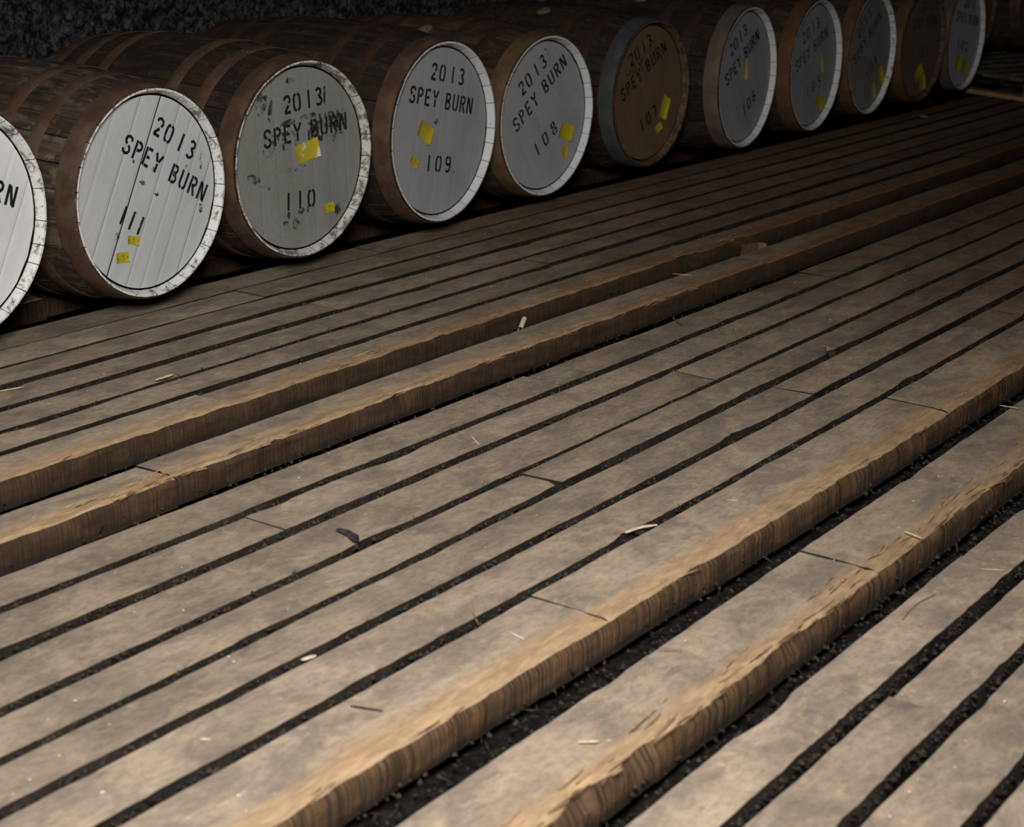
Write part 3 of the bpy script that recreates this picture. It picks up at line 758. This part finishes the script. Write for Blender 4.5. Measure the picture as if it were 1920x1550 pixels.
for i in range(8): link('deck_board', mesh('deck_board', *bx(0, 1.1, -.15 + i * .178, -.05 + i * .178, .1, .122), ['pallet' if i == 0 else 'pallet_shaded']), pal)
cask(101, 'dark brown cask on the pallet behind cask 102 at the far end', 10.2, 3.6, 0, .272, 0, 'stave_warm', 'rust_tan', 'rim_bare', 'bare_dark', z=.128)
cask(100, 'dark cask lying at the far right edge beside the pallet cask', 10.87, 3.5, 0, .28, 0, 'stave_warm', 'rust', 'rim_bare', 'bare_dark', z=.128, group='casks past the end of the row')

# ------------------------------------------------------------------ small litter on the floor
def sliver(name, a, b, w, mat, label, cat, z=0.003, lift=0.0, bend=0.0, flat=0.4, seed=0):
    a, b = Vector((*a, z)), Vector((*b, z + lift)); d = b - a; L_ = d.length; d.normalize()
    sd = Vector((0, 0, 1)).cross(d).normalized(); up = d.cross(sd); vs, fs = [], []; n = 9; m = 6
    mid = (a + b) / 2
    for i in range(n + 1):
        t = i / n; q = w * (0.35 + 0.65 * math.sin(PI * min(1, max(0, .08 + t * .86))) ** .6) * (1 + .35 * n3(t * 5, seed, 2))
        c = a + d * L_ * t + sd * bend * L_ * (math.sin(PI * t) + .3 * n3(t * 4, seed, 7)) - mid
        for k in range(m):
            an = 2 * PI * k / m; vs.append(c + sd * q * math.cos(an) / 2 + up * q * flat * math.sin(an) / 2)
    for i in range(n):
        for k in range(m):
            x, y_ = i * m + k, i * m + (k + 1) % m; fs.append((x, y_, y_ + m, x + m))
    fs.append(tuple(range(m - 1, -1, -1))); fs.append(tuple(range(n * m, n * m + m)))
    o = link(name, mesh(name, vs, fs, [mat], smooth=50), None, mid); tag(o, label, cat); return o
sliver('straw', (4.714, 2.53), (4.733, 2.475), .005, 'straw', 'pale straw lying on the rail plank below cask 107', 'straw')
sliver('straw', (4.221, 2.256), (4.18, 2.206), .005, 'twig', 'brown straw on the plank in front of the second rail', 'straw')
sliver('straw', (3.984, 1.267), (3.975, 1.221), .006, 'straw', 'straw poking over the gap of the near rail at right edge', 'straw', lift=.004)
sliver('wood_splinter', (2.735, 1.538), (2.805, 1.512), .011, 'pale', 'pale bark splinter beside the chipped gap in middle of the floor', 'splinter', bend=.08)
sliver('straw', (3.057, 1.125), (3.043, 1.086), .006, 'straw', 'light straw lying across the splintered near rail', 'straw', z=.004)
sliver('twig', (2.664, .97), (2.806, .966), .0035, 'twig', 'thin bent brown twig on the plank at lower right', 'twig', bend=.05)
sliver('straw', (2.965, .944), (2.985, .91), .003, 'straw', 'thin straw at the gap near right picture edge', 'straw')
sliver('straw', (3.012, 1.472), (3.02, 1.452), .003, 'straw', 'short fine straw just behind the orange near rail', 'straw')
sliver('straw', (2.317, 1.235), (2.342, 1.205), .003, 'twig', 'fine brown straw on the plank between the two near rails', 'straw')
sliver('wood_chip', (8.709, 3.333), (8.698, 3.289), .012, 'pale', 'small white chip on the dark floor in front of cask 103', 'chip')
sliver('wood_chip', (9.217, 3.50), (9.24, 3.47), .01, 'twig', 'brown chip at the foot of cask 103', 'chip')
sliver('charred_bark', (2.425, 1.962), (2.40, 1.901), .02, 'black', 'black bark lump at the edge of a plank near picture middle left', 'bark', bend=.1, z=.004)
sliver('straw', (2.262, 1.55), (2.228, 1.515), .003, 'twig', 'brown stalk bridging the gap behind the near rail', 'straw')
sliver('straw', (2.80, 1.905), (2.785, 1.893), .005, 'straw', 'upright pale stalk standing in a gap', 'straw', z=-.006, lift=.018)
sliver('straw', (3.034, 2.092), (2.996, 2.046), .004, 'straw', 'light straw hanging over the gap in front of second rail', 'straw')
sliver('straw', (2.469, 2.855), (2.506, 2.85), .004, 'straw', 'yellow straw on the far planks at left edge', 'straw')
sliver('wood_splinter', (2.645, 3.118), (2.70, 3.102), .008, 'straw', 'pale splinter on a plank edge under cask 111', 'splinter')
sliver('wood_splinter', (2.93, 2.912), (2.985, 2.914), .013, 'straw', 'torn yellow splinter at a plank edge in front of cask 110', 'splinter')
sliver('wood_chip', (1.672, 1.60), (1.681, 1.587), .006, 'pale', 'small white chip on the plank at bottom left', 'chip')
sliver('wood_chip', (1.955, 1.655), (1.980, 1.648), .01, 'pale', 'greyish flake on a plank edge at lower left', 'chip')
sliver('twig', (1.877, 1.497), (1.892, 1.45), .006, 'black', 'short black stick on the wide plank behind near rail', 'twig')
sliver('wood_splinter', (2.234, 1.456), (2.225, 1.426), .005, 'pale', 'white splinter on the grey back of the near rail', 'splinter')
sliver('straw', (1.979, 1.172), (1.998, 1.150), .005, 'straw', 'straw lying on the splintered nearest rail at bottom', 'straw')
# curled pale chip standing in the slot of the far rail
def curl():
    vs, fs = [], []; n = 14
    for i in range(n + 1):
        a = -0.6 + 3.4 * i / n; r = .0095 * (1 - .03 * i)
        for j in range(5):
            x = j / 4 * .052; vs.append((x, r * math.cos(a) + x * .15, r * math.sin(a) + x * .3 + .0012 * n3(i, j, 3)))
    for i in range(n):
        for j in range(4):
            a = i * 5 + j; fs.append((a, a + 1, a + 6, a + 5))
    m = len(vs); vs += [(x, y_ * .86, z * .97) for x, y_, z in vs]; fs += [tuple(q + m for q in reversed(f)) for f in fs]
    o = link('wood_curl', mesh('wood_curl', vs, fs, ['pale'], smooth=60), None, (3.885, 2.528, -0.004), (0, 0, .25))
    tag(o, 'pale curled wood shaving standing in the slot between the far rails', 'shaving')
curl()
o = link('wood_offcut', mesh('wood_offcut', *bx(-.085, .085, -.014, .014, -.02, .02, .004), ['twig']), None, (5.33, 2.57, -.028), (.1, .25, math.radians(48)))
tag(o, 'small brown wood offcut wedged in the slot by the broken rail', 'offcut')
# splinters lifted off the rails
rs = random.Random(21)
def splinters(name, row_i, n, u0, u1, w0):
    vs, fs = [], []
    b, f = rows[row_i][0], rows[row_i][1]
    for _ in range(n):
        u = u0 + (u1 - u0) * rs.random(); v = pl(f, u) + w0 * rs.random() ** 1.3 + .001
        L_ = rs.uniform(.012, .055) * (1 + rs.random()); w = rs.uniform(.0012, .0035); a = rs.gauss(0.03, .09); k = len(vs); z0 = -0.001 + rs.uniform(-.0015, .0015); lf = rs.uniform(0, .006) * (rs.random() < .35)
        for t, q, h in ((0, .2, 0), (.3, 1, .3), (.7, .8, .6), (1, .08, 1)):
            x = u + (t - .5) * L_ * math.cos(a); y_ = v + (t - .5) * L_ * math.sin(a); z = z0 + lf * h * h
            vs += [(x, y_ - w * q / 2, z), (x, y_, z + w * q * .7), (x, y_ + w * q / 2, z), (x, y_, z - .002)]
        for i in range(3):
            for j in range(4):
                p, r = k + i * 4 + j, k + i * 4 + (j + 1) % 4; fs.append((p, r, r + 4, p + 4))
        fs += [(k, k + 3, k + 2, k + 1), (k + 12, k + 13, k + 14, k + 15)]
    o = link(name, mesh(name, vs, fs, ['splint']), floor); o['kind'] = 'stuff'; o['label'] = 'wood splinters torn from the rail edge'
splinters('rail_splinters', 7, 110, 1.65, 4.4, .06)
splinters('rail_splinters', 15, 120, 2.2, 4.6, .055)
splinters('rail_splinters', 8, 30, 1.6, 4.4, .07)
splinters('rail_splinters', 16, 40, 2.2, 5.4, .05)
